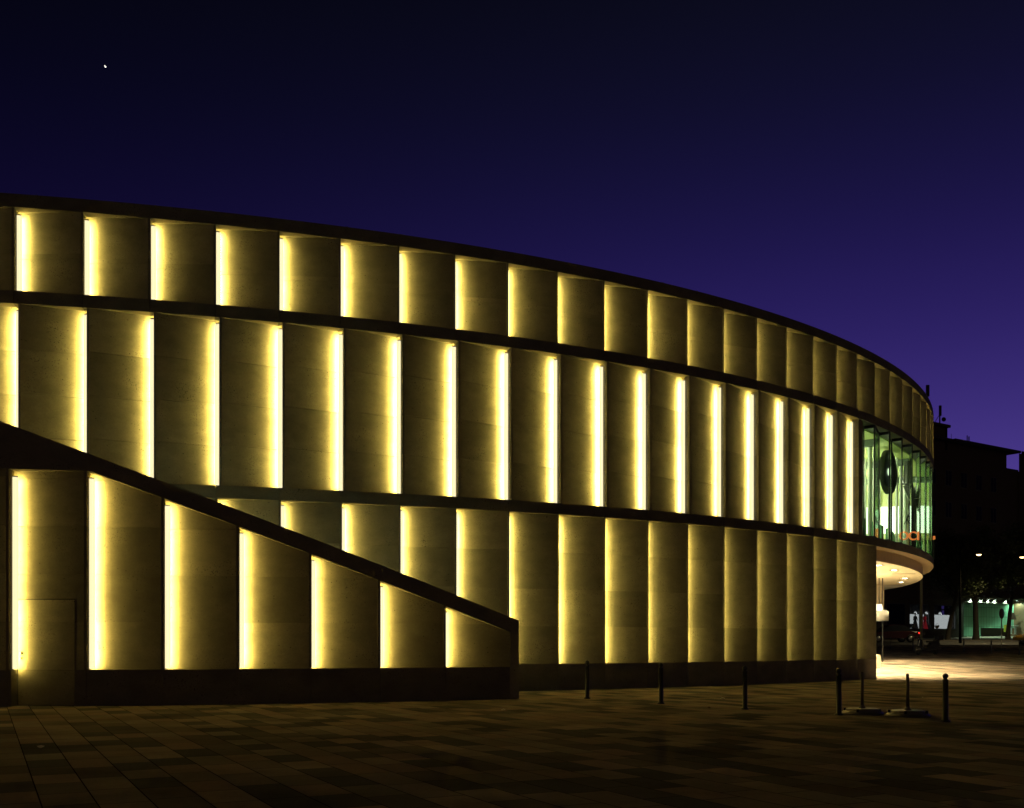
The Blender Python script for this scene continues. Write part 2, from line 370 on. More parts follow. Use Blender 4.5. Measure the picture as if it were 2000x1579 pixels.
part(mb,'light_box',emit('gallery_light_box',(.92,1.0,.86),3.0))
def MBc():
    m=MB(); rc=random.Random(4)
    for k in range(19,31):
        for d_ in (1.1,2.3,3.9):
            p=Pt(k+rc.random()*.8,d_); m.tube((p[0],p[1],Z_M2T),(p[0],p[1],Z_M1B-.06),.05+.04*rc.random(),n=10)
    return m
mb=MB()
for k in range(19,31):
    mb.prism([Pt(k,1.5),Pt(k,1.6),Pt(k+.3,1.6),Pt(k+.3,1.5)],Z_M2T,6.0)
    mb.prism([Pt(k,4.6),Pt(k,4.9),Pt(k+.5,4.9),Pt(k+.5,4.6)],Z_M2T,5.7+.5*random.random())
cu_=MB(); cp=[Pt(19.2+.08*k,4.3+.22*math.sin(k*.9)+.12*math.sin(k*.37)) for k in range(150)]
cu_.add([(p[0],p[1],z) for p in cp for z in (Z_M2T,7.9)],[[2*k,2*k+2,2*k+3,2*k+1] for k in range(149)],smooth=True)
part(cu_,'curtain',mat('curtain_pale',(.72,.80,.66),.8))
part(MBc(),'slim_column',mat('column_pale',(.6,.66,.5),.5))
part(mb,'display_counter',mat('counter_green',(.1,.28,.12),.3))
def point(name,loc,e,col,size=.1,parent=None,spot=None):
    l=bpy.data.lights.new(name,'SPOT' if spot else 'POINT'); l.energy=e; l.color=col; l.shadow_soft_size=size
    if spot: l.spot_size=R(spot); l.spot_blend=.6
    o=bpy.data.objects.new(name,l); C.objects.link(o); o.location=loc; o.parent=parent; return o
bulb=emit('bulb_white',(1,1,.8),5)
for n,k in enumerate((19.6,22.5,26,29.3)):  # globe pendants added to carry the light of the gallery interior
    p=Pt(k,3.2); t=empty('gallery_fill_pendant',(p[0],p[1],Z_M1B-.06)); tag(t,['added globe pendant lamp behind the first glass folds','added globe pendant lamp beside the round hanging disc','added globe pendant lamp near the dark hanging sculpture','added globe pendant lamp deepest in the glazed gallery'][n],'lamp','added pendant lamps in the glazed gallery')
    m_=MB(); m_.tube((0,0,0),(0,0,-.35),.01,n=6); m_.build('cord',dark,t)
    m_=MB(); m_.lathe([(0.001,-.57),(.08,-.55),(.11,-.46),(.08,-.37),(.001,-.35)],n=14); m_.build('globe',bulb,t)
    point('lamp_light',(0,0,-.75),380,(.95,1,.78),.12,t)
# things hanging and standing in the gallery
t=empty('hanging_disc',(px(1735,40.5),40.5,8.0),R(53)); tag(t,'big round dark disc with concentric rings hanging behind the second glass fold','exhibit')
RX=Matrix.Rotation(R(90),4,'X')
m_=MB(); m_.lathe([(.86,-.09),(.86,.09),(.72,.12),(.66,.05),(.66,-.05),(.72,-.12),(.86,-.09)],n=40,M=RX); m_.build('rim',mat('disc_rim',(.02,.025,.02),.4),t)
m_=MB(); m_.lathe([(.001,.02),(.40,.03),(.66,.0),(.66,-.03),(.001,-.03)],n=40,M=RX); m_.build('dish',mat('disc_dish',(.05,.09,.05),.3),t)
m_=MB(); m_.lathe([(.001,.10),(.12,.09),(.16,.02),(.16,-.06),(.12,-.12),(.001,-.12)],n=24,M=RX); m_.build('hub',emit('disc_hub_light',(.8,1,.75),1.6),t)
m_=MB(); m_.tube((-.3,0,.8),(-.3,0,Z_M1B-.05-8.0),.015,n=6); m_.tube((.3,0,.8),(.3,0,Z_M1B-.05-8.0),.015,n=6); m_.build('hanger',dark,t)
t=empty('hanging_sculpture',(px(1777,42),42,7.4)); tag(t,'dark jointed sculpture with claw end hanging behind the fourth glass fold','exhibit')
dk=mat('sculpture_dark',(.025,.03,.02),.5)
m_=MB(); m_.tube((-.1,0,1.3),(-.08,0,.35),.13,.2,n=10); m_.tube((-.08,0,.35),(.12,0,-.25),.2,.15,n=10); m_.build('body',dk,t)
m_=MB(); m_.tube((.12,0,-.25),(.14,.05,-.65),.14,.08,n=10); m_.tube((.14,.05,-.65),(-.08,.1,-1.0),.08,.05,n=8); m_.build('arm',dk,t)
for a in (-.1,.0,.1):
    m_=MB(); m_.tube((-.08,.1,-1.0),(-.08+a,.1,-1.28),.03,.015,n=6); m_.build('claw',dk,t)
t=empty('sign_letters',(px(1755.5,39),39,5.17)); tag(t,'orange letters on the gallery floor behind the middle glass folds','sign')
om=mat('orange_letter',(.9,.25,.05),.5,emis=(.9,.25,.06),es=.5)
for ch,xo in (('O',0),('C',.36),('I',.68)):
    cu=bpy.data.curves.new('letter','FONT'); cu.body=ch; cu.size=.46; cu.extrude=.03; cu.bevel_depth=.004
    o=bpy.data.objects.new('letter',cu); C.objects.link(o); dg=bpy.context.evaluated_depsgraph_get()
    me=bpy.data.meshes.new_from_object(o.evaluated_get(dg)); bpy.data.objects.remove(o); me.materials.clear(); me.materials.append(om)
    o=bpy.data.objects.new('letter',me); C.objects.link(o); o.parent=t; o.location=(xo,0,0); o.rotation_euler=(R(90),0,0)
t=empty('orange_lounge_seat',(px(1812,45.5),45.5,Z_M2T+.2)); tag(t,'orange seat seen through the far right glass folds','seat')
m_=MB(); m_.box((0,0,.75),(.42,.6,.15)); m_.build('cushion',om,t); m_=MB(); m_.box((0,.28,1.05),(.42,.1,.5)); m_.build('backrest',om,t)
m_=MB()
for a in(-.18,.18):
    for b in(-.25,.25): m_.tube((a,b,-.2),(a,b,.7),.03,n=8)
m_.build('leg_frame',dark,t)

# ------------------------------------------------------------------ dropped canopy ceiling over the entrance
Z_C=2.99+EYE
cream=mat('cream_render',(.62,.50,.34),.8); creamc=mat('canopy_ceiling_board',(.80,.70,.48),.7)
ci=[19+k*.5 for k in range(0,50)]
mb=MB()
for a,b in zip(ci[:-1],ci[1:]):
    mb.prism([Pt(a,.45),Pt(b,.45),Pt(b,.6),Pt(a,.6)],Z_C+.002,Z_M2B+.002)
part(mb,'canopy_fascia',cream)
mb=MB(); mb.prism([Pt(a,.452) for a in ci]+[Pt(ci[-1],16),Pt(30,15),Pt(19,13)],Z_C-.02,Z_C+.0); part(mb,'canopy_ceiling',creamc)
mb=MB(); mb.prism([Pt(a,.01) for a in ci]+[Pt(a,.7) for a in ci[::-1]],Z_M2B-.012,Z_M2B-.002); part(mb,'canopy_soffit',cream)
dl=emit('downlight_glow',(1,.88,.62),30)
wC=(1,.77,.40)
for k,(x,y) in enumerate([(1715,1104),(1746.5,1113.5),(1767.5,1129.5),(1760,1137)]):
    D=(Z_C-.02-EYE)*2000/(HOR-y)
    t=empty('downlight',(px(x,D),D,Z_C-.022)); tag(t,['round ceiling downlight touching the corner of the stone wall, starry','largest round downlight near the front of the entrance canopy ceiling','rightmost round downlight of the entrance canopy ceiling','lowest round downlight of the entrance canopy ceiling, beside the rightmost'][k],'downlight','downlights in the entrance canopy ceiling')
    m_=MB(); m_.lathe([(.14,0),(.20,-.004),(.21,-.02),(.14,-.022)],n=24); m_.build('trim_ring',mat('lamp_ring',(.6,.6,.55),.3),t)
    m_=MB(); m_.lathe([(.001,-.012),(.14,-.012)],n=24); m_.build('lens',dl,t)
    point('lamp_light',(0,0,-.05),(3800,2800,1400,1100)[k],wC,.08,t,118)
# unseen downlights added further inside, behind the wall, to light the ground patch
for n,(x,y) in enumerate([(11.5,42),(12.5,47),(15,46.5),(16.4,53)]):
    t=empty('downlight',(x,y,Z_C-.022)); tag(t,'added recessed downlight of the canopy ceiling, out of view behind the stone end wall','downlight','downlights in the entrance canopy ceiling')
    m_=MB(); m_.lathe([(.14,0),(.20,-.004),(.21,-.02),(.14,-.022)],n=16); m_.build('trim_ring',mat('lamp_ring',(.6,.6,.55),.3),t)
    m_=MB(); m_.lathe([(.001,-.012),(.14,-.012)],n=16); m_.build('lens',dl,t)
    point('lamp_light',(0,0,-.05),4000,wC,.08,t,118)
mb=MB()
for (x,y) in ((1765,1121),(1744,1143)):
    D=(Z_C-.02-EYE)*2000/(HOR-y); mb.box((px(x,D),D,Z_C-.026),(1.0,.12,.008))
part(mb,'air_slot',dark)
# entrance: lobby front with pilasters, revolving door drum, low wall end
LW=53.0; xr=px(1729,LW)
mb=MB(); mb.box((xr-4,LW+.3,(2.75+Z_C)/2),(8,.3,Z_C-2.75-.03)); part(mb,'lobby_wall',mat('lobby_cream',(.75,.66,.48),.6))
for k in range(7):
    mb=MB(); x=xr-.12-k*.42; mb.box((x,LW+.06,3.45),(.10,.16,1.45)); part(mb,'pilaster',cream)
mb=MB(); mb.box((xr-3.2,LW+3,1.25),(5,.05,1.9)); part(mb,'lobby_display',emit('lobby_white',(.9,.95,1),1.6))
mb=MB()
for k in range(8): mb.box((xr-.5-k*.6,LW+.3,1.55),(.05,.06,2.5))
part(mb,'door_mullion',dark)
RD=50.0; rcx=px(1732,RD)-1.45; gb=gz(RD)
t=empty('revolving_door',(rcx,RD,gb)); tag(t,'round revolving entrance door with thick grey drum top under the canopy','door')
m_=MB(); m_.lathe([(1.30,2.02),(1.45,2.02),(1.45,2.48),(1.38,2.52),(.001,2.52)],n=48); m_.build('drum',mat('drum_grey',(.4,.4,.38),.5),t)
m_=MB(); m_.lathe([(.001,2.10),(1.30,2.06)],n=48); m_.build('drum_light',emit('drum_lit',(1,.86,.5),1.1),t)
gl2=glass('clear_glass',(.9,.95,.92),.05,.02,(.2,.22,.2))
m_=MB()
for a in (0,90): m_.box((0,0,1.03),(2.5,.012,2.0),R(a+30))
m_.build('wing',gl2,t)
m_=MB()
for a in range(0,360,90): m_.tube((1.38*math.cos(R(a+12)),1.38*math.sin(R(a+12)),0),(1.38*math.cos(R(a+12)),1.38*math.sin(R(a+12)),2.02),.035,n=8)
m_.build('post',dark,t)
t=empty('pendant_lamp',(px(1717,47),47,Z_C-.02)); tag(t,'slim pendant lamp on a rod beside the lobby pilasters','lamp')
m_=MB(); m_.tube((0,0,0),(0,0,-1.2),.02,n=6); m_.tube((.16,0,0),(.16,0,-1.2),.02,n=6); m_.build('rod',dark,t)
m_=MB(); m_.lathe([(.001,-1.2),(.12,-1.2),(.16,-1.42),(.10,-1.5),(.001,-1.5)],n=16); m_.build('shade',emit('pendant_glow',(1,.9,.65),1.8),t)
point('lamp_light',(0,0,-1.75),60,wC,.25,t)
for n,(x,y) in enumerate(((12.6,41.0),(14.4,45.0),(16.2,50.6))):  # extra pendants added out of view to brighten the canopy ceiling
    t=empty('pendant_lamp',(x,y,Z_C-.02)); tag(t,'added warm pendant lamp lifting the canopy ceiling, out of view behind the stone wall corner','lamp','added unseen pendant lamps behind the stone corner')
    m_=MB(); m_.tube((0,0,0),(0,0,-1.2),.02,n=6); m_.build('rod',dark,t)
    m_=MB(); m_.lathe([(.001,-1.2),(.12,-1.2),(.16,-1.42),(.10,-1.5),(.001,-1.5)],n=16); m_.build('shade',emit('pendant_glow',(1,.9,.65),1.8),t)
    point('lamp_light',(0,0,-1.8),(700,700,250)[n],(1,.78,.40),.25,t)
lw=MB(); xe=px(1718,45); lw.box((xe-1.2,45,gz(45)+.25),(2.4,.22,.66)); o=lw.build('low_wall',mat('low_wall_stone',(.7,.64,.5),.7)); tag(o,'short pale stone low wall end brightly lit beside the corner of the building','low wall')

# ------------------------------------------------------------------ ramp wall in front
RP=(0.3614956491262576,0.12319253684757966)
RPIT=1.457538450727635
_rt={}
x,y=-9.86798751747865,20.07506264089621; _rt[0]=(x,y)
for k in range(0,500):
    th=RP[0]*((k+.5)*_st)/8+RP[1]; x+=math.cos(th)*RPIT*_st; y+=math.sin(th)*RPIT*_st; _rt[k+1]=(x,y)
x,y=_rt[0]
for k in range(0,-500,-1):
    th=RP[0]*((k-.5)*_st)/8+RP[1]; x-=math.cos(th)*RPIT*_st; y-=math.sin(th)*RPIT*_st; _rt[k-1]=(x,y)
def Rt(i,inw=0.0,along=0.0):
    k=i/_st; k0=math.floor(k+1e-9); f=k-k0; a=_rt[k0]; b=_rt[k0+1]; th=RP[0]*i/8+RP[1]
    t=(math.cos(th),math.sin(th)); n=(-t[1],t[0])
    return (a[0]+(b[0]-a[0])*f+n[0]*inw+t[0]*along, a[1]+(b[1]-a[1])*f+n[1]*inw+t[1]*along)
def rtop(i): return 5.593-.5263*(i+.1)
def rbot(i): return min(rtop(i)-.335, 4.66)
IEND=7.2; RB=.716
ramp=empty('ramp_wall',(-5,21.5,0)); tag(ramp,'free-standing curved stone wall with steeply sloping dark top and seven glowing bays','wall')
st4=stone('travertine_ramp',(.24,.215,.165),RB,.95)
# dark sloping coping
mb=MB()
cut=[-5,-4,-3,-2,-1,0,1,1.1]+[2,3,4,5,6,7,IEND]
for a,b in zip(cut[:-1],cut[1:]):
    g=0
    pts=[Rt(a),Rt(b,0,-g),Rt(b,.9,-g),Rt(a,.9)]
    mb.prism(pts,[rbot(a),rbot(b),rbot(b),rbot(a)],[rtop(a),rtop(b),rtop(b),rtop(a)])
part(mb,'coping',stb,ramp)
mb=MB(); mb.prism([Rt(7.05),Rt(IEND),Rt(IEND,.9),Rt(7.05,.9)],-.05,rbot(7.05)-.0); part(mb,'end_post',stb,ramp)
# plinth with the door opening
DA,DB=.042,.832
mb=MB()
for a,b in ((-5,-4),(-4,-3),(-3,-2),(-2,-1),(-1,0),(0,DA-.01),(DB+.01,1),(1,2),(2,3),(3,4),(4,5),(5,6),(6,7.05)):
    mb.prism([Rt(a),Rt(b,0,-.006),Rt(b,.5,-.006),Rt(a,.5)],-.05,RB)
part(mb,'plinth',stb,ramp)
mb=MB()
for a,b in zip(cut[:-1],cut[1:]): mb.prism([Rt(a,.55),Rt(b,.55),Rt(b,.9),Rt(a,.9)],-.05,[rbot(a)+.02,rbot(b)+.02,rbot(b)+.02,rbot(a)+.02])
part(mb,'core_wall',concrete,ramp)
def ramp_bay(i,j):
    mb=MB(); a=Rt(i,E); b=Rt(j,.004)
    ta=rbot(i)+.06; tb_=rbot(j)+.02
    z=RB; zs=[RB]
    while zs[-1]+.95<max(ta,tb_): zs.append(zs[-1]+.95)
    def poly(p0,p1,z0,u0,u1,z1):
        # course between z0 and z1 clipped by the sloping soffit line ta..tb_
        out=[]
        nq=8
        for q in range(nq):
            s0=u0+(u1-u0)*q/nq; s1=u0+(u1-u0)*(q+1)/nq
            h0=min(z1,ta+(tb_-ta)*s0); h1=min(z1,ta+(tb_-ta)*s1)
            if h0<=z0+.001 and h1<=z0+.001: continue
            h0=max(h0,z0+.0005); h1=max(h1,z0+.0005)
            A=lerp(a,b,s0); B=lerp(a,b,s1)
            nx,ny=-(b[1]-a[1]),(b[0]-a[0]); l=math.hypot(nx,ny); nx*=.04/l; ny*=.04/l
            mb.prism([A,B,(B[0]+nx,B[1]+ny),(A[0]+nx,A[1]+ny)],z0,[h0,h1,h1,h0])
    for q,z0 in enumerate(zs):
        poly(a,b,z0+(.006 if q else 0),0,1,zs[q+1] if q+1<len(zs) else 99)
    nx,ny=-(b[1]-a[1]),(b[0]-a[0]); l=math.hypot(nx,ny); nx*=.05/l; ny*=.05/l
    A=(a[0]+nx,a[1]+ny); B=(b[0]+nx,b[1]+ny)
    mb.prism([A,B,(B[0]+nx*.4,B[1]+ny*.4),(A[0]+nx*.4,A[1]+ny*.4)],RB,[ta,tb_,tb_,ta])
    mb.prism([Rt(i,.004),Rt(i,E),Rt(i,E,-.05),Rt(i,.004,-.05)],RB,[rbot(i)+.02,ta,ta,rbot(i)+.02])
    o=part(mb,'wall_panel',st4,ramp)
    lb=MB(); zt=rbot(i)-.11; zb=RB+.012
    lamp_profile(lb,lambda dep,al: Rt(i,dep,al),zb,zt,1)
    part(lb,'light_strip',[housing,lamp,lampi],o)
for i in range(-4,7): ramp_bay(i,i+1 if i<6 else 7.05)
# flush service door in the first bay, full height in the leaning panel plane
def dp(s,inw=0): 
    a=Rt(0,E-.0022); b=Rt(1,.0018); p=lerp(a,b,s); nx,ny=-(b[1]-a[1]),(b[0]-a[0]); l=math.hypot(nx,ny); return (p[0]+nx/l*inw,p[1]+ny/l*inw)
door=MB(); DZ=2.105
for z0,z1 in ((.012,.70),(.704,1.664),(1.668,DZ)):
    door.prism([dp(DA),dp(DB),dp(DB,.03),dp(DA,.03)],z0,z1)
do=part(door,'door',st4,ramp)
fr=MB()
fr.prism([dp(DA-.006,-.0012),dp(DB+.006,-.0012),dp(DB+.006,.008),dp(DA-.006,.008)],DZ+.001,DZ+.020)
fr.prism([dp(DA-.008,-.0012),dp(DA-.001,-.0012),dp(DA-.001,.2),dp(DA-.008,.2)],0,DZ+.02)
fr.prism([dp(DB+.001,-.0012),dp(DB+.006,-.0012),dp(DB+.006,.2),dp(DB+.001,.2)],0,DZ+.02)
fr.prism([dp(DA-.008,.031),dp(DB+.008,.031),dp(DB+.008,.06),dp(DA-.008,.06)],0,RB)
part(fr,'door_gap',dark,do)
h=MB(); p=dp(DA+.045); MM=Matrix.Rotation(R(90),4,'X')
for zz,rr in ((1.045,.032),(.945,.022)):
    h.lathe([(.001,.05),(rr*.7,.05),(rr,.035),(rr,.01),(rr*.6,0)],c=(p[0],p[1],zz),n=16,M=MM)
part(h,'handle',mat('door_knob',(.25,.24,.2),.3,.9),do)
# assumed green tubes, added unseen on the back of the wall to tint panels
tube_m=emit('assumed_green_tube',(.62,.85,.45),22)
mb=MB()
for i in (1.5,3.2,5):
    a=Rt(i,.93); b=Rt(i+.8,.93); mb.tube((a[0],a[1],rtop(i+.8)-.5),(b[0],b[1],rtop(i+.8)-.5),.02,n=8)
part(mb,'added_passage_light',tube_m,ramp)

# ------------------------------------------------------------------ bollards
bolm=mat('bollard_paint',(.022,.024,.022),.4)
def bollard(x,D,label,zoff=None,h=.83):
    z=gz(D) if zoff is None else zoff
    t=empty('bollard',(px(x,D),D,z)); tag(t,label,'bollard','dark bollards with ball tops')
    m_=MB(); s=h/.83; m_.lathe([(.075,0),(.075,.02),(.046,.035),(.044,.70*s),(.048,.705*s),(.048,.725*s),(.03,.735*s),(.03,.745*s)],n=20); m_.build('post',bolm,t)
    m_=MB(); r=.046; zc=.745*s+r*.85
    m_.lathe([(max(.001,r*math.sin(a)),zc-r*math.cos(a)) for a in [math.pi*k/10 for k in range(11)]],n=20); m_.build('ball',bolm,t)
    return t
near=[(1147,1365,75,'dark ball-topped bollard just right of the end of the ramp wall'),(1291,1375,80,'dark ball-topped bollard second from the ramp wall end, in front of the lower wall panels'),(1455,1386,85,'dark ball-topped bollard in the middle of the near row, alone in front of the plinth'),(1638.5,1397,91,'dark ball-topped bollard just left of the round parasol bases'),(1846.5,1410,94,'nearest and largest dark ball-topped bollard, right of the parasol bases')]
for x,y,h,l in near:
    D=EYE*2000/(y-HOR); bollard(x,D,l,0,h*D/2000)
far=[(1739.5,68,'thin dark bollard by the street nearest the building corner'),(1783,67,'thin dark bollard by the street just left of the motor scooter'),(1832,65.5,'thin dark bollard by the street just right of the motor scooter'),(1882.5,63,'thin dark bollard by the street below the trunk of the right-hand tree'),(1936,61,'thin dark bollard by the street just left of the oval sign'),(1991,59,'thin dark bollard by the street nearest the right edge of the picture')]
for x,D,l in far: bollard(x,D,l)
# ------------------------------------------------------------------ parasol bases with upright tubes
def parasol_base(x,y,ptop,label,rot):
    D=EYE*2000/(y-HOR); t=empty('parasol_base',(px(x,D),D,0),rot); tag(t,label,'parasol base','parasol bases standing between the bollards')
    bm_=mat('cast_base',(.16,.145,.12),.35)
    m_=MB(); m_.lathe([(.001,0),(.36,0),(.365,.02),(.33,.05),(.28,.06),(.275,.095),(.25,.105),(.001,.11)],n=36,smooth=False); m_.build('slab',bm_,t)
    for a in range(4):
        m_=MB(); ca,sa=math.cos(R(45+90*a)),math.sin(R(45+90*a)); m_.tube((.30*ca,.30*sa,.05),(.30*ca,.30*sa,.10),.022,n=8); m_.build('levelling_screw',dark,t)
    m_=MB(); m_.lathe([(.06,.10),(.06,.125),(.035,.14),(.035,.17)],n=16); m_.build('collar',bm_,t)
    m_=MB(); zt=EYE-(ptop-HOR)/2000*D; m_.lathe([(.001,.12),(.027,.12),(.027,zt),(.022,zt),(.022,zt-.05),(.001,zt-.05)],n=16); m_.build('tube',mat('galvanised',(.16,.14,.10),.45,.6),t)
parasol_base(1684,1395,1313,'round parasol base with bare upright tube beside the left bollard',.2)
parasol_base(1773,1399,1316,'round parasol base with bare upright tube nearer the right bollard',.3)

# ------------------------------------------------------------------ litter
lm=mat('paper_litter',(.85,.8,.65),.8)
def litter(name,x,y,s,label,cat,m=lm):
    D=EYE*2000/(y-HOR); o=MB(); rnd=random.Random(int(x))
    n=9; vs=[]
    for k in range(n):
        a=2*math.pi*k/n; r=s*(.6+.4*rnd.random()); vs.append((r*math.cos(a),r*math.sin(a)*.7,.004+s*.5*rnd.random()))
    vs.append((0,0,s*.75)); vs.append((0,0,.002))
    o.add(vs,[[k,(k+1)%n,n] for k in range(n)]+[[(k+1)%n,k,n+1] for k in range(n)])
    ob=o.build(name,m,None,(px(x,D),D,0)); tag(ob,label,cat)
litter('crumpled_paper',80,1462,.05,'crumpled scrap of pale paper on the dark paving at far left','litter')
litter('paper_scrap',983,1388,.05,'small pale paper scrap on the paving before the ramp wall end','litter')
litter('crumpled_cup',1411,1366,.06,'round pale crumpled cup on the paving left of the middle bollard','litter')
litter('dead_leaf',1385,1384,.05,'small dark dead leaf on the paving left of the middle bollard','leaf',mat('dead_leaf',(.12,.07,.03),.8))
litter('dead_leaf',1802,1363,.02,'tiny pale leaf on the paving behind the parasol bases','leaf')

# ------------------------------------------------------------------ motor scooter
def scooter():
    D=59.5; t=empty('motor_scooter',(px(1810,D),D,gz(D)),R(20)); tag(t,'dark motor scooter parked on its stand between two street bollards','scooter')
    bk=mat('scooter_paint',(.02,.02,.022),.25); rub=mat('rubber',(.015,.015,.015),.8); ch=mat('chrome',(.5,.5,.45),.2,1)
    MX=Matrix.Rotation(R(90),4,'X')
    for x in (-.62,.62):
        m_=MB(); m_.lathe([(.17,-.05),(.22,-.06),(.26,-.03),(.27,0),(.26,.03),(.22,.06),(.17,.05),(.17,-.05)],c=(x,0,.27),n=24,M=MX); w=m_.build('wheel',rub,t)
        m_=MB(); m_.lathe([(.001,-.03),(.17,-.03),(.17,.03),(.001,.03)],c=(x,0,.27),n=16,M=MX); m_.build('rim',ch,w)
    m_=MB()
    prof=[(-.42,.28),(-.30,.26),(.1,.26),(.3,.3),(.75,.42),(.86,.62),(.80,.72),(.25,.70),(.08,.42),(-.26,.36),(-.40,.5),(-.45,.85),(-.52,.9),(-.55,.6),(-.52,.42)]
    n=len(prof); vs=[(a,-.13,b) for a,b in prof]+[(a,.13,b) for a,b in prof]
    m_.add(vs,[list(range(n)),list(range(n,2*n))[::-1]]+[[k,n+k,n+(k+1)%n,(k+1)%n] for k in range(n)]); m_.build('body',bk,t)
    m_=MB(); m_.box((.45,0,.76),(.75,.26,.10)); m_.box((.68,0,.83),(.25,.24,.06)); m_.build('seat',rub,t)
    m_=MB(); m_.box((.90,0,.98),(.34,.34,.28)); m_.build('top_box',bk,t)
    m_=MB(); m_.tube((-.62,0,.3),(-.47,0,.98),.035,n=8); m_.build('fork',ch,t)
    m_=MB(); m_.tube((-.45,-.33,1.02),(-.45,.33,1.02),.02,n=8); m_.build('handlebar',rub,t)
    for s in(-1,1): 
        m_=MB(); m_.tube((-.45,.25*s,1.02),(-.47,.36*s,1.2),.008,n=6); m_.box((-.47,.37*s,1.23),(.02,.1,.07)); m_.build('mirror',rub,t)
    m_=MB(); m_.lathe([(.001,.08),(.07,.05),(.08,0)],c=(-.54,0,.92),n=16,M=Matrix.Rotation(R(-90),4,'Y')); m_.build('headlight',ch,t)
    m_=MB(); m_.tube((.25,-.17,.27),(.85,-.2,.36),.045,n=10); m_.build('exhaust',ch,t)
scooter()
# ------------------------------------------------------------------ cars
def car(x,D,label,col,tail,rz=0):
    t=empty('parked_car',(x,D,gz(D)),rz); tag(t,label,'car')
    pm=mat('car_paint',col,.25); gk=mat('car_glass',(.02,.025,.03),.05); rub=mat('rubber',(.015,.015,.015),.8)
    # side profile lofted across the width (nose at -x)
    low=[(-2.1,.35),(-2.15,.55),(-2.0,.72),(-1.1,.88),(1.55,.92),(2.05,.88),(2.12,.6),(2.08,.35)]
    m_=MB(); secs=[(-.86,.93),(-.82,1),(.82,1),(.86,.93)]
    n=len(low); vs=[]
    for yy,s in secs:
        for a,b in low: vs.append((a*s,yy,.35+(b-.35)*s))
    fs=[[k*n+i,(k+1)*n+i,(k+1)*n+(i+1)%n,k*n+(i+1)%n] for k in range(3) for i in range(n)]+[list(range(n))[::-1],list(range(3*n,4*n))]
    m_.add(vs,fs); m_.build('body',pm,t)
    cab=[(-1.05,.88),(-.35,1.36),(.15,1.45),(.95,1.40),(1.65,.92)]
    def sec(yy,dz): return [(a,yy,b-dz if b>1 else b) for a,b in cab]
    m_=MB(); n=len(cab); A=sec(-.78,0); B=sec(.78,0); A=[(a,y*(.84 if z>1 else 1),z) for a,y,z in A]; B=[(a,y*(.84 if z>1 else 1),z) for a,y,z in B]
    m_.add(A+B,[list(range(n)),list(range(n,2*n))[::-1]]+[[k,n+k,n+k+1,k+1] for k in range(n-1)]); m_.build('windows',gk,t)
    m_=MB(); rp=[(-.38,1.355),(.15,1.462),(.98,1.412)]
    m_.add([(a,-.67,b) for a,b in rp]+[(a,.67,b) for a,b in rp]+[(a,-.67,b+.02) for a,b in rp]+[(a,.67,b+.02) for a,b in rp],
       [[0,3,4,1],[1,4,5,2],[6,7,10,9],[7,8,11,10],[0,1,7,6],[1,2,8,7],[3,9,10,4],[4,10,11,5],[0,6,9,3],[2,5,11,8]]); m_.build('roof',pm,t)
    MX=Matrix.Rotation(R(90),4,'X')
    for a in(-1.35,1.35):
        for b in(-.8,.8):
            m_=MB(); m_.lathe([(.2,-.1),(.30,-.11),(.33,-.07),(.33,.07),(.30,.11),(.2,.1)],c=(a,b,.33),n=20,M=MX); w=m_.build('wheel',rub,t)
            m_=MB(); m_.lathe([(.001,-.09),(.2,-.10),(.2,.10),(.001,.09)],c=(a,b,.33),n=14,M=MX); m_.build('rim',mat('alloy',(.4,.4,.4),.3,.9),w)
    for b in(-.68,.68):
        m_=MB(); m_.box((2.10,b,.76),(.09,.26,.12)); m_.box((1.98,b*1.2,.78),(.18,.04,.12)); m_.build('tail_light',tail,t)
        m_=MB(); m_.box((-2.03,b,.62),(.16,.3,.12)); m_.build('headlight',mat('lamp_glass',(.5,.5,.45),.1),t)
red_on=emit('tail_light_red',(1,.03,.02),2.2); red_off=mat('tail_light_dark',(.15,.01,.01),.3)
car(px(1738,84),84,'dark red car with lit tail lights on the street behind the building corner',(.06,.012,.012),red_on,R(4))
car(px(2006,78)+1.45,78,'yellow car cut off by the right edge of the picture',(.28,.15,.01),red_off,R(2))

# ------------------------------------------------------------------ poles, signs, street lamps
t=empty('tall_pole',(px(1799.5,66.5),66.5,gz(66.5))); tag(t,'tall olive steel pole rising past the canopy tip','pole')
m_=MB(); m_.lathe([(.14,0),(.14,.5),(.10,.52),(.085,4),(.07,11)],n=16); m_.build('shaft',mat('olive_steel',(.32,.30,.14),.5),t)
m_=MB(); m_.lathe([(.2,0),(.2,.04),(.001,.04)],n=16); m_.build('base_plate',dark,t)
D=65; t=empty('traffic_sign',(px(1956,D),D,gz(D))); tag(t,'round traffic sign turned nearly edge-on with its pole in a flat black foot','sign')
m_=MB(); m_.tube((0,0,0),(0,0,2.6),.03,n=10); m_.build('pole',mat('sign_pole',(.3,.28,.2),.4,.5),t)
zc=EYE+(HOR-1199)/2000*D-gz(D)
m_=MB(); M_=Matrix.Rotation(R(36),4,'Z')@Matrix.Rotation(R(90),4,'X'); m_.lathe([(.001,.012),(.315,.012),(.325,0),(.315,-.012),(.001,-.012)],c=(0,-.04,zc),n=32,M=M_); pl=m_.build('sign_plate',mat('sign_brown',(.10,.05,.03),.5),t)
m_=MB(); m_.box((0,-.04,zc),(.05,.035,.5),R(36)); m_.build('sign_bracket',mat('bracket',(.3,.2,.12),.5),pl)
m_=MB(); m_.box((0,0,.07),(.85,.35,.14)); m_.box((0,0,.16),(.5,.25,.05)); m_.build('foot',mat('recycled_rubber',(.02,.02,.02),.8),t)
lampw=emit('street_lamp_glow',(1,.66,.27),7)
postm=mat('matt_black_post',(.006,.006,.006),1.0,spec=0)
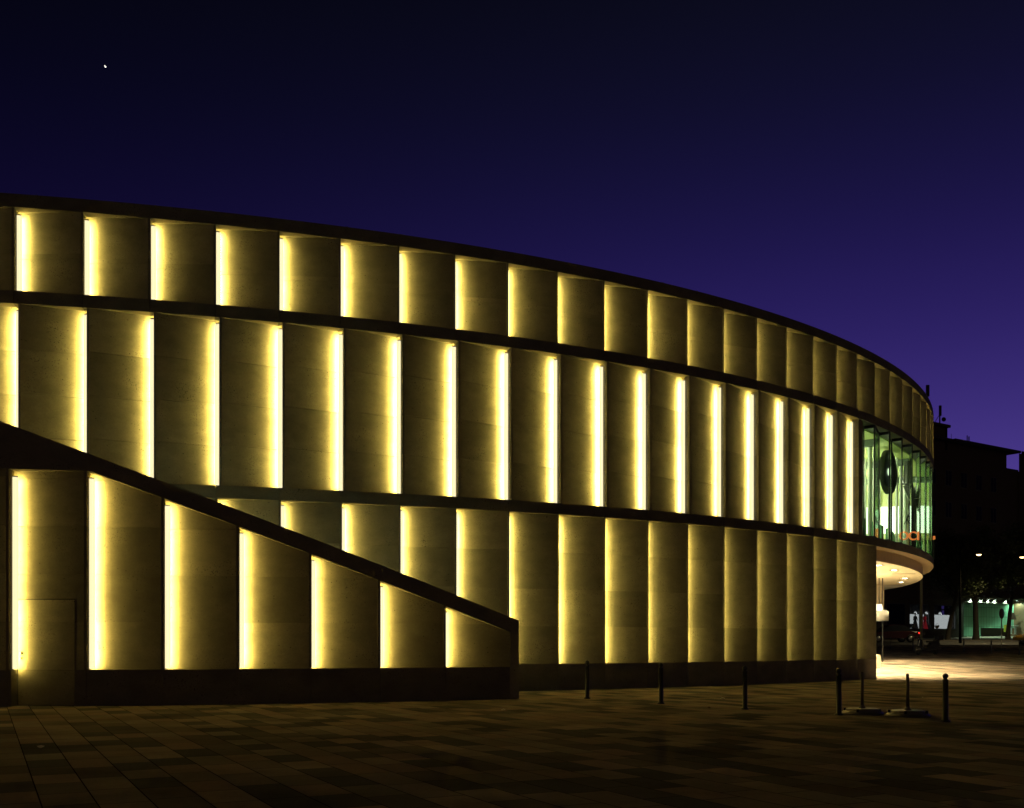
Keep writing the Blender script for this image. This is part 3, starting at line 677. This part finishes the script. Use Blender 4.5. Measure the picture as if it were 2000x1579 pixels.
for x,y,D,lab,po in ((1914,1084,82,'lit street lamp above the right-hand tree, left of the two',-1.5),(1999,1089,84,'lit street lamp at the right edge of the picture',1.9)):
    z=pz(y,D); t=empty('street_lamp',(px(x,D),D+.2,gz(D))); tag(t,lab,'street lamp','lit street lamps over the street'); z-=gz(D)
    m_=MB(); m_.lathe([(.12,0),(.10,.6),(.06,z+.4),(.001,z+.4)],c=(po,0,0),n=12); m_.build('post',postm,t)
    m_=MB(); m_.tube((po,0,z+.35),(.15*(1 if po>0 else -1),0,z+.12),.03,n=8); m_.build('arm',postm,t)
    m_=MB(); m_.box((0,0,z+.09),(.6,.28,.08)); hd=m_.build('lamp_head',dark,t)
    m_=MB(); m_.lathe([(.001,z-.06),(.14,z-.03),(.2,z+.04)],n=16); m_.build('bulb_cover',lampw,hd)
    point('lamp_light',(0,0,z-.12),900,(1,.78,.36),.2,t,126)

# ------------------------------------------------------------------ trees
barkm=mat('bark',(.018,.015,.011),.9)
def leafm():
    m=mat('leaves',(.03,.045,.014),.6); return m
lfm=leafm()
def tree(x,D,h,cr,label,seed,lean=0.0,tw=.24):
    rnd=random.Random(seed); t=empty('street_tree',(px(x,D),D,gz(D))); tag(t,label,'tree','plane trees along the street')
    m_=MB(); pts=[(0,0,0,tw*1.35),(.02,0,.5,tw),(lean*.4,0,2.0,tw*.85),(lean,0,h*.42,tw*.7),(lean*1.3,.1,h*.7,tw*.3)]
    for a,b in zip(pts[:-1],pts[1:]): m_.tube(a[:3],b[:3],a[3],b[3],n=12)
    tips=[]
    for k in range(11):
        a=rnd.random()*6.28; z0=h*(.34+.03*k); r=cr*(.55+.4*rnd.random()); p1=(lean+r*math.cos(a),r*math.sin(a),z0+h*.2*rnd.random()+.8)
        m_.tube((lean,0,z0),p1,tw*.35,tw*.08,n=7); tips.append(p1)
        for q in range(2):
            p2=(p1[0]+rnd.uniform(-1,1)*cr*.4,p1[1]+rnd.uniform(-1,1)*cr*.4,p1[2]+rnd.uniform(0,1.4)); m_.tube(lerp3((lean,0,z0),p1,.6),p2,tw*.13,tw*.04,n=5); tips.append(p2)
    m_.build('trunk',barkm,t)
    cen=[(p[0],p[1],p[2],rnd.uniform(.6,1.2)) for p in tips]+[(lean+rnd.gauss(0,cr*.35),rnd.gauss(0,cr*.35),h*rnd.uniform(.5,1.0),rnd.uniform(.7,1.2)) for _ in range(14)]
    vs=[];fs=[]
    for c in cen:
        for k in range(200):
            d=Vector((rnd.gauss(0,1),rnd.gauss(0,1),rnd.gauss(0,1))).normalized()*c[3]*rnd.random()**.45
            p=Vector(c[:3])+d; u=Vector((rnd.gauss(0,1),rnd.gauss(0,1),rnd.gauss(0,.6))).normalized(); w=u.cross(Vector((rnd.gauss(0,1),rnd.gauss(0,1),rnd.gauss(0,1)))).normalized(); s=rnd.uniform(.07,.14)
            o=len(vs); vs+=[p-u*s,p+w*s*.6,p+u*s,p-w*s*.6]; fs.append([o,o+1,o+2,o+3])
    m_=MB(); m_.add(vs,fs); m_.build('crown',lfm,t)
def lerp3(a,b,t): return tuple(a[k]+(b[k]-a[k])*t for k in range(3))
tree(1851,89,9.5,3.0,'dark street tree with leaning trunk crossing the bright shop window',3,.75,.2)
tree(1906,88.6,9.0,3.2,'dark street tree with straight flared trunk before the green tiled wall',5,-.05,.26)
tree(1968,90,10,3.4,'dark street tree rising behind the traffic sign toward the right edge',9,.4,.2)

# ------------------------------------------------------------------ houses across the street
W0=(20.0,84.7); DIR=(.827,.562); NR=(.562,-.827)
def tw(x):
    u=(x-1000)/2000; return (W0[1]*u-W0[0])/(DIR[0]-DIR[1]*u)
def WP(t,out=0): return (W0[0]+DIR[0]*t+NR[0]*out, W0[1]+DIR[1]*t+NR[1]*out)
def wd(x): return WP(tw(x))[1]
facm=mat('dark_render',(.07,.055,.04),.85); slate=mat('slate',(.03,.03,.035),.6); shopf=mat('shop_frame',(.03,.03,.03),.4); wing=mat('unlit_window',(.015,.018,.02),.08)
def hbox(mb,t0,t1,o0,o1,z0,z1,m=0): mb.prism([WP(t0,o1),WP(t1,o1),WP(t1,o0),WP(t0,o0)],z0,z1,m)
def zf(y,x,out=0): return EYE+(HOR-y)/2000*WP(tw(x),out)[1]
def hpart(mb,n,m,p):
    o=mb.build(n,m,p); o.location=-Vector(p.location); return o
GB=2.1
p=WP(20); A=empty('corner_apartment_house',(p[0],p[1],GB)); tag(A,'tall dark apartment house with shops across the street, roof edge against the sky','building')
tA0,tA1=-2,tw(1966); zE=zf(886,1966)
s1=[(tw(1776),tw(1815),1181,1229.5),(tw(1824),tw(1866),1180,1229.5),(tw(1731),tw(1768),1184,1226)]
# wall built in pieces round the shop windows
zs0,zs1=zf(1229.5,1820),zf(1181,1820); zt0,zt1=zf(1247,1930),zf(1183,1930)
mb=MB()
hbox(mb,tA0,tA1,-12,0,max(zs1,zt1)+.25,zE)
cuts=sorted([(a,b) for a,b,_,_ in s1]); cur=tA0
for a,b in cuts+[(tw(1882),tA1)]:
    hbox(mb,cur,a,-.8,0,1.2,max(zs1,zt1)+.25); cur=b
for a,b in cuts: hbox(mb,a,b,-.8,0,1.2,zs0); hbox(mb,a,b,-.8,0,zs1,max(zs1,zt1)+.25)
hbox(mb,tA0,tw(1882),-2.6,-2.4,1.2,max(zs1,zt1)+.25)
hpart(mb,'wall',facm,A)
mb=MB(); zr=zf(885,1978)
mb.prism([WP(tw(1850),.9),WP(tw(1978),.9),WP(tw(1978),-5),WP(tw(1850),-5)],zE+.02,zE+.24)
mb.prism([WP(tA0,.6),WP(tw(1850),.6),WP(tw(1850),-6),WP(tA0,-6)],zE+.02,zE+.24)
mb.prism([WP(tw(1852),.3),WP(tw(1960),.3),WP(tw(1960),-8),WP(tw(1852),-8)],zE+.24,[zE+.3,zE+.3,zE+1.6,zE+1.6])
rf=hpart(mb,'roof',slate,A)
zT=zf(836,1848)
mb=MB(); hbox(mb,tw(1800),tw(1848),-5,-.0,zE+.2,zT); hbox(mb,tw(1800),tw(1851.5),-5.3,.3,zT,zT+.25); hbox(mb,tw(1822),tw(1838),-3,-1.2,zT+.25,zT+.8); hpart(mb,'stair_tower',facm,A)
def mast(name_lab,x,y0,y1,r,extra=None):
    q=WP(tw(x),-1.0); D=q[1]; t=empty('antenna_mast',(px(x,D),D,pz(y1,D))); tag(t,name_lab,'antenna','antennas on the roofs')
    m_=MB(); m_.tube((0,0,-.3),(0,0,pz(y0,D)-pz(y1,D)),r,n=8); m_.build('mast',dark,t)
    if extra: extra(t,D,pz(y0,D)-pz(y1,D))
def ex1(t,D,h):
    m_=MB(); m_.box((0,-.1,h-.55),(.3,.15,1.1)); m_.build('panel_antenna',dark,t)
def ex2(t,D,h):
    m_=MB(); m_.box((0,-.1,h-.5),(.22,.15,1.0)); m_.build('panel_antenna',dark,t)
    m_=MB(); m_.lathe([(.001,.1),(.2,.05),(.22,0)],c=(.35,-.1,h-1.35),n=16,M=Matrix.Rotation(R(90),4,'X')); m_.build('dish',dark,t)
    m_=MB(); m_.tube((-.6,0,0),(0,0,h*.55),.03,n=6); m_.build('brace',dark,t)
mast('tall panel antenna showing just above the curved roof line',1811,753,815,.07,ex1)
mast('panel antenna with small round dish on the stair tower',1835.5,793,829,.07,ex2)
mast('short paired antenna rods on the slate roof ridge, left rod',1889,851,872,.05)
mast('short paired antenna rods on the slate roof ridge, right rod',1892.5,853,873,.06)
mast('thin whip antenna on the slate roof beside the stair tower',1858,848,864,.02)
mb=MB(); hbox(mb,tw(1846.6),tw(1848),0,.14,zT-2.2,zT); hpart(mb,'downpipe',dark,A)
# upper windows, unlit
for r in range(4):
    z0=zt1+2.2+r*3.1
    if z0+1.6>zE-.5: break
    t_=0.8
    while t_<tA1-1.6:
        mb=MB(); hbox(mb,t_,t_+1.1,.0,.05,z0,z0+1.6); f=hpart(mb,'window',mat('window_frame',(.10,.09,.07),.6),A)
        mb=MB(); hbox(mb,t_+.08,t_+.51,.05,.056,z0+.08,z0+1.52); hbox(mb,t_+.59,t_+1.02,.05,.056,z0+.08,z0+1.52)
        o=mb.build('pane',wing,f); o.location=-Vector(A.location)+Vector((0,0,0)); o.location=(0,0,0)
        t_+=2.6
mb=MB(); hbox(mb,tA0,tw(1872),0,.12,zs1+.45,zs1+.75); hpart(mb,'cornice',facm,A)
white=emit('shop_white',(.95,.93,1.0),2.2); coolw=emit('shop_cool',(.45,.6,.9),.8); shopin=mat('shop_interior',(.05,.05,.05),.6)
for n,(a,b,_,_) in enumerate(s1):
    mb=MB(); w=.07
    hbox(mb,a,a+w,-.1,.02,zs0,zs1); hbox(mb,b-w,b,-.1,.02,zs0,zs1); hbox(mb,a,b,-.1,.02,zs1-w,zs1); hbox(mb,a,b,-.1,.02,zs0,zs0+w)
    if n==0: hbox(mb,(a+b)/2+.05,(a+b)/2+.1,-.1,.02,zs0,zs1)
    f=hpart(mb,'shop_window',shopf,A)
    mb=MB(); hbox(mb,a+w,b-w,-.06,-.05,zs0+w,zs1-w); o=mb.build('pane',gl2,f); o.location=(0,0,0)
    if n<2:
        mb=MB(); h=zs1-zs0
        hbox(mb,a+.12,b,-.62,-.60,zs0,zs0+h*.60); o=mb.build('lit_backdrop',white,f); o.location=(0,0,0)
        mb=MB(); hbox(mb,a+.08,a+.22,-.45,-.40,zs0,zs1-.1); o=mb.build('lit_side_panel',coolw,f); o.location=(0,0,0)
        mb=MB(); hbox(mb,a,b,-2.3,-2.25,zs0,zs1); hbox(mb,a+.3,b-.2,-.9,-.8,zs1-.5,zs1-.36); o=mb.build('shop_interior',shopin,f); o.location=(0,0,0)
    else:
        mb=MB(); hbox(mb,a,b,-.6,-.55,zs0,zs1); o=mb.build('shop_interior',shopin,f); o.location=(0,0,0)
# things in the windows
for x,lab in ((1788,'white dome pendant lamp in the left half of the first shop window'),(1809,'white dome lamp in the first shop window, over the red dress'),(1836,'white dome pendant lamp in the second shop window')):
    q=WP(tw(x),-.4); t=empty('shop_lamp',(px(x,q[1]),q[1],zs1-.1)); tag(t,lab,'lamp','dome lamps in the shop windows')
    m_=MB(); m_.tube((0,0,0),(0,0,-.6),.012,n=6); m_.build('cord',dark,t)
    m_=MB(); m_.lathe([(.02,-.6),(.1,-.66),(.15,-.82),(.001,-.84)],n=16); m_.build('shade',white,t)
def mannequin(x,lab,col):
    q=WP(tw(x),-.35); D=q[1]; t=empty('mannequin',(px(x,D),D,zs0+.02)); tag(t,lab,'mannequin')
    m_=MB(); m_.lathe([(.30,0),(.24,.3),(.17,.62),(.12,.80),(.15,.95),(.17,1.1),(.12,1.22),(.05,1.26)],n=18); m_.build('dress',mat('dress',col,.7,emis=col,es=.15),t)
    m_=MB(); m_.lathe([(.04,1.24),(.04,1.32),(.08,1.36),(.09,1.45),(.06,1.54),(.001,1.56)],n=14); m_.build('head',mat('mannequin_skin',(.2,.12,.08),.5),t)
    m_=MB(); m_.tube((.15,0,1.15),(.22,-.05,.75),.035,.025,n=8); m_.tube((-.15,0,1.15),(-.2,-.05,.78),.035,.025,n=8); m_.build('arm',mat('mannequin_skin',(.2,.12,.08),.5),t)
mannequin(1806,'mannequin in a long red dress in the first lit shop window',(.45,.02,.03))
mannequin(1787.5,'dark clothed mannequin at the left of the first lit shop window',(.02,.02,.02))
mannequin(1813,'slim black clothed mannequin right of the red dress',(.015,.015,.02))
for x,s,lab,col in ((1782,.55,'dark framed picture leaning at the foot of the first shop window',(.05,.05,.04)),(1830,.5,'wicker basket at the foot of the second shop window',(.25,.17,.06))):
    q=WP(tw(x),-.25); t=empty('shop_display',(px(x,q[1]),q[1],zs0+.08)); tag(t,lab,'display')
    m_=MB()
    if s>.52: 
        m_.box((0,0,.22),(.5,.03,.42)); m_.build('frame',mat('frame_dark',col,.5),t); m_=MB(); m_.box((0,-.018,.22),(.4,.01,.32)); m_.build('picture',mat('picture_pale',(.5,.5,.4),.6),t)
    else: m_.lathe([(.12,0),(.22,.25),(.24,.3),(.2,.3),(.1,.05)],n=16); m_.build('basket',mat('wicker',col,.8),t); m_=MB(); m_.tube((-.2,0,.28),(0,0,.5),.015,n=6); m_.tube((0,0,.5),(.2,0,.28),.015,n=6); m_.build('handle',mat('wicker',col,.8),t)

# green tiled corner
def tile_mat():
    m=bpy.data.materials.new('green_tiles'); m.use_nodes=True; t=m.node_tree; N=t.nodes; L=t.links; b=N['Principled BSDF']; b.inputs['Roughness'].default_value=.3
    tc=N.new('ShaderNodeTexCoord'); sp=N.new('ShaderNodeSeparateXYZ'); cb=N.new('ShaderNodeCombineXYZ'); L.new(tc.outputs['Object'],sp.inputs[0]); L.new(sp.outputs['X'],cb.inputs[0]); L.new(sp.outputs['Z'],cb.inputs[1])
    br=N.new('ShaderNodeTexBrick'); br.offset=0; br.inputs['Scale'].default_value=1; br.inputs['Brick Width'].default_value=.36; br.inputs['Row Height'].default_value=.98; br.inputs['Mortar Size'].default_value=.012
    br.inputs['Color1'].default_value=(.17,.40,.26,1); br.inputs['Color2'].default_value=(.22,.46,.31,1); br.inputs['Mortar'].default_value=(.03,.07,.045,1)
    L.new(cb.outputs[0],br.inputs['Vector']); L.new(br.outputs['Color'],b.inputs['Base Color']); return m
tm=tile_mat()
K=empty('green_tiled_passage',(WP(tw(1930))[0],WP(tw(1930))[1],GB)); tag(K,'shallow recess clad in green tiles with small spotlights above, right of the second tree','shopfront')
zg1=zf(1186,1930,-3)+.3; zg0=GB-.2
a=WP(tw(1882),-1.2); c0=WP(tw(1934),-1.2); c1=WP(tw(1989),-.5)
mb=MB(); slab(mb,a,c0,.1,zg0,zg1); hpart(mb,'tiled_wall',tm,K)
zc0=zf(1227,1960,-.8)
mb=MB(); slab(mb,c0,c1,.1,zc0,zg1); slab(mb,c0,lerp(c0,c1,.04),.1,zg0,zc0); hpart(mb,'tiled_wall',tm,K)
mb=MB(); slab(mb,(c0[0],c0[1]+.7),(c1[0],c1[1]+.7),.1,zg0,zc0); hpart(mb,'counter_recess',mat('recess_dark',(.06,.05,.04),.7),K)
mb=MB(); mb.prism([WP(tw(1878),1.6),WP(tw(1992),1.6),WP(tw(1992),-5),WP(tw(1878),-5)],zg1+.42,zg1+.6); hpart(mb,'soffit',facm,K)
for x,lab,pw in ((1897,'small ceiling spotlight over the green tiles, half hidden left of the straight tree trunk',90),(1917,'small white ceiling spotlight over the green tiles, left of the three close together',120),(1931,'small white ceiling spotlight over the green tiles, middle of the three close together',60),(1944,'small white ceiling spotlight over the green tiles, right of the three close together',120),(1966,'small ceiling spotlight over the dark counter behind the traffic sign',120),(1986,'small lone spotlight near the right edge beyond the green tiles',60)):
    q=WP(tw(x),.2); t=empty('spotlight',(px(x,q[1]),q[1],zg1+.42)); tag(t,lab,'spotlight','ceiling spotlights over the green tiled recess')
    m_=MB(); m_.lathe([(.09,0),(.12,-.01),(.12,-.06),(.09,-.06)],n=16); m_.build('ring',dark,t)
    m_=MB(); m_.lathe([(.001,-.065),(.09,-.065)],n=16); m_.build('lens',emit('spot_white',(.8,1,.85),9),t)
    point('lamp_light',(0,0,-.12),pw*3.6,(.62,1,.72),.05,t,150)
mb=MB(); hbox(mb,tw(1989),tw(2012),-2.5,1.0,GB-.3,zg1+.4); hpart(mb,'pillar',mat('brown_stone',(.14,.08,.04),.6),K)
q=WP(tw(1980),.2); t=empty('hanging_sign',(px(1980,q[1]),q[1],pz(1204,q[1]))); tag(t,'dark square sign board jutting from the brown pillar over the counter','sign')
m_=MB(); m_.add([(-.42,0,.36),(.05,0,.36),(.3,0,-.36),(-.2,0,-.36),(-.42,.05,.36),(.05,.05,.36),(.3,.05,-.36),(-.2,.05,-.36)],[[0,3,2,1],[4,5,6,7],[0,1,5,4],[1,2,6,5],[2,3,7,6],[3,0,4,7]]); m_.build('board',mat('sign_dark',(.05,.03,.02),.5),t)
m_=MB(); m_.tube((.15,.02,.05),(.5,.02,.05),.03,n=6); m_.build('bracket',dark,t)
for n,(x,w,h,col,lab) in enumerate(((1965,.35,.75,(.3,.28,.03),'yellow box standing in the dark counter recess'),(1975,.2,.65,(.4,.42,.4),'pale round stool-like table under the hanging sign'),(1983,.2,.65,(.4,.42,.4),'pale round table beside the brown pillar'))):
    q=WP(tw(x),.1); t=empty('newspaper_box' if n==0 else 'bistro_table',(px(x,q[1]),q[1],GB+.05)); tag(t,lab,'box' if n==0 else 'table')
    m_=MB()
    if n==0: m_.box((0,0,h/2+.2),(w,.3,h)); m_.build('case',mat('yellow_box',col,.5),t); m_=MB(); m_.tube((0,0,0),(0,0,.2),.05,n=8); m_.build('leg',dark,t)
    else: m_.lathe([(.001,h+.24),(w+.1,h+.24),(w+.1,h+.2),(.001,h+.2)],n=20); m_.build('table_top',mat('table_white',(.5,.5,.45),.4),t); m_=MB(); m_.lathe([(.2,0),(.05,.05),(.1,.2),(.1,h+.2)],n=12); m_.build('leg',mat('table_white',col,.4),t)
# link building and the next house at the right
t=empty('low_link_building',(WP(tw(1978),-3)[0],WP(tw(1978),-3)[1],GB)); tag(t,'lower dark flat-roofed link between the two tall houses','building')
zl=zf(917,1966)
mb=MB(); hbox(mb,tw(1966)+.01,tw(1990)+.4,-9,-.1,zg1+.61,zl); hpart(mb,'wall',facm,t)
mb=MB(); hbox(mb,tw(1966)+.01,tw(1990),-9.2,-.05,zl,zl+.15); hpart(mb,'roof',slate,t)
t=empty('right_apartment_house',(WP(tw(1990)+8,-3)[0],WP(tw(1990)+8,-3)[1],GB)); tag(t,'dark apartment house cut off by the right edge of the picture','building')
zq=zf(886,1990); t0=tw(1990)+.01
mb=MB(); mb.prism([WP(t0),WP(t0+22),WP(t0+22,-10),(WP(t0)[0]+4.95,WP(t0)[1]+10)],max(zs1,zt1)+1.25,zq); hbox(mb,tw(2012)+.01,t0+22,-10,0,GB-.5,max(zs1,zt1)+1.25); hpart(mb,'wall',facm,t)
mb=MB(); mb.prism([WP(t0,.3),WP(t0+22,.3),WP(t0+22,-10),(WP(t0)[0]+4.95,WP(t0)[1]+10)],zq,zq+.2); hpart(mb,'roof',slate,t)
for r in range(5):
    for c in range(5):
        z0=zt1+2.2+r*3.0; a=t0+1+c*2.8
        if z0+1.6>zq: continue
        mb=MB(); hbox(mb,a,a+1.1,0,.05,z0,z0+1.6); f=hpart(mb,'window',mat('window_frame',(.10,.09,.07),.6),t)
        mb=MB(); hbox(mb,a+.08,a+1.02,.05,.056,z0+.08,z0+1.52); o=mb.build('pane',wing,f); o.location=(0,0,0)
# star
t=MB(); r=1.1; d=Vector(((206-1000)/2000,1,(HOR-129)/2000))*1400
t.lathe([(max(.001,r*math.sin(a)),-r*math.cos(a)) for a in [math.pi*k/6 for k in range(7)]],n=10)
t.tube((0,0,0),(-1.3,0,1.7),.9,.5,n=8)
o=t.build('star',emit('star_light',(1,.95,.85),1.6),None,tuple(d)); tag(o,'single tiny bright star in the dark sky at upper left','star')
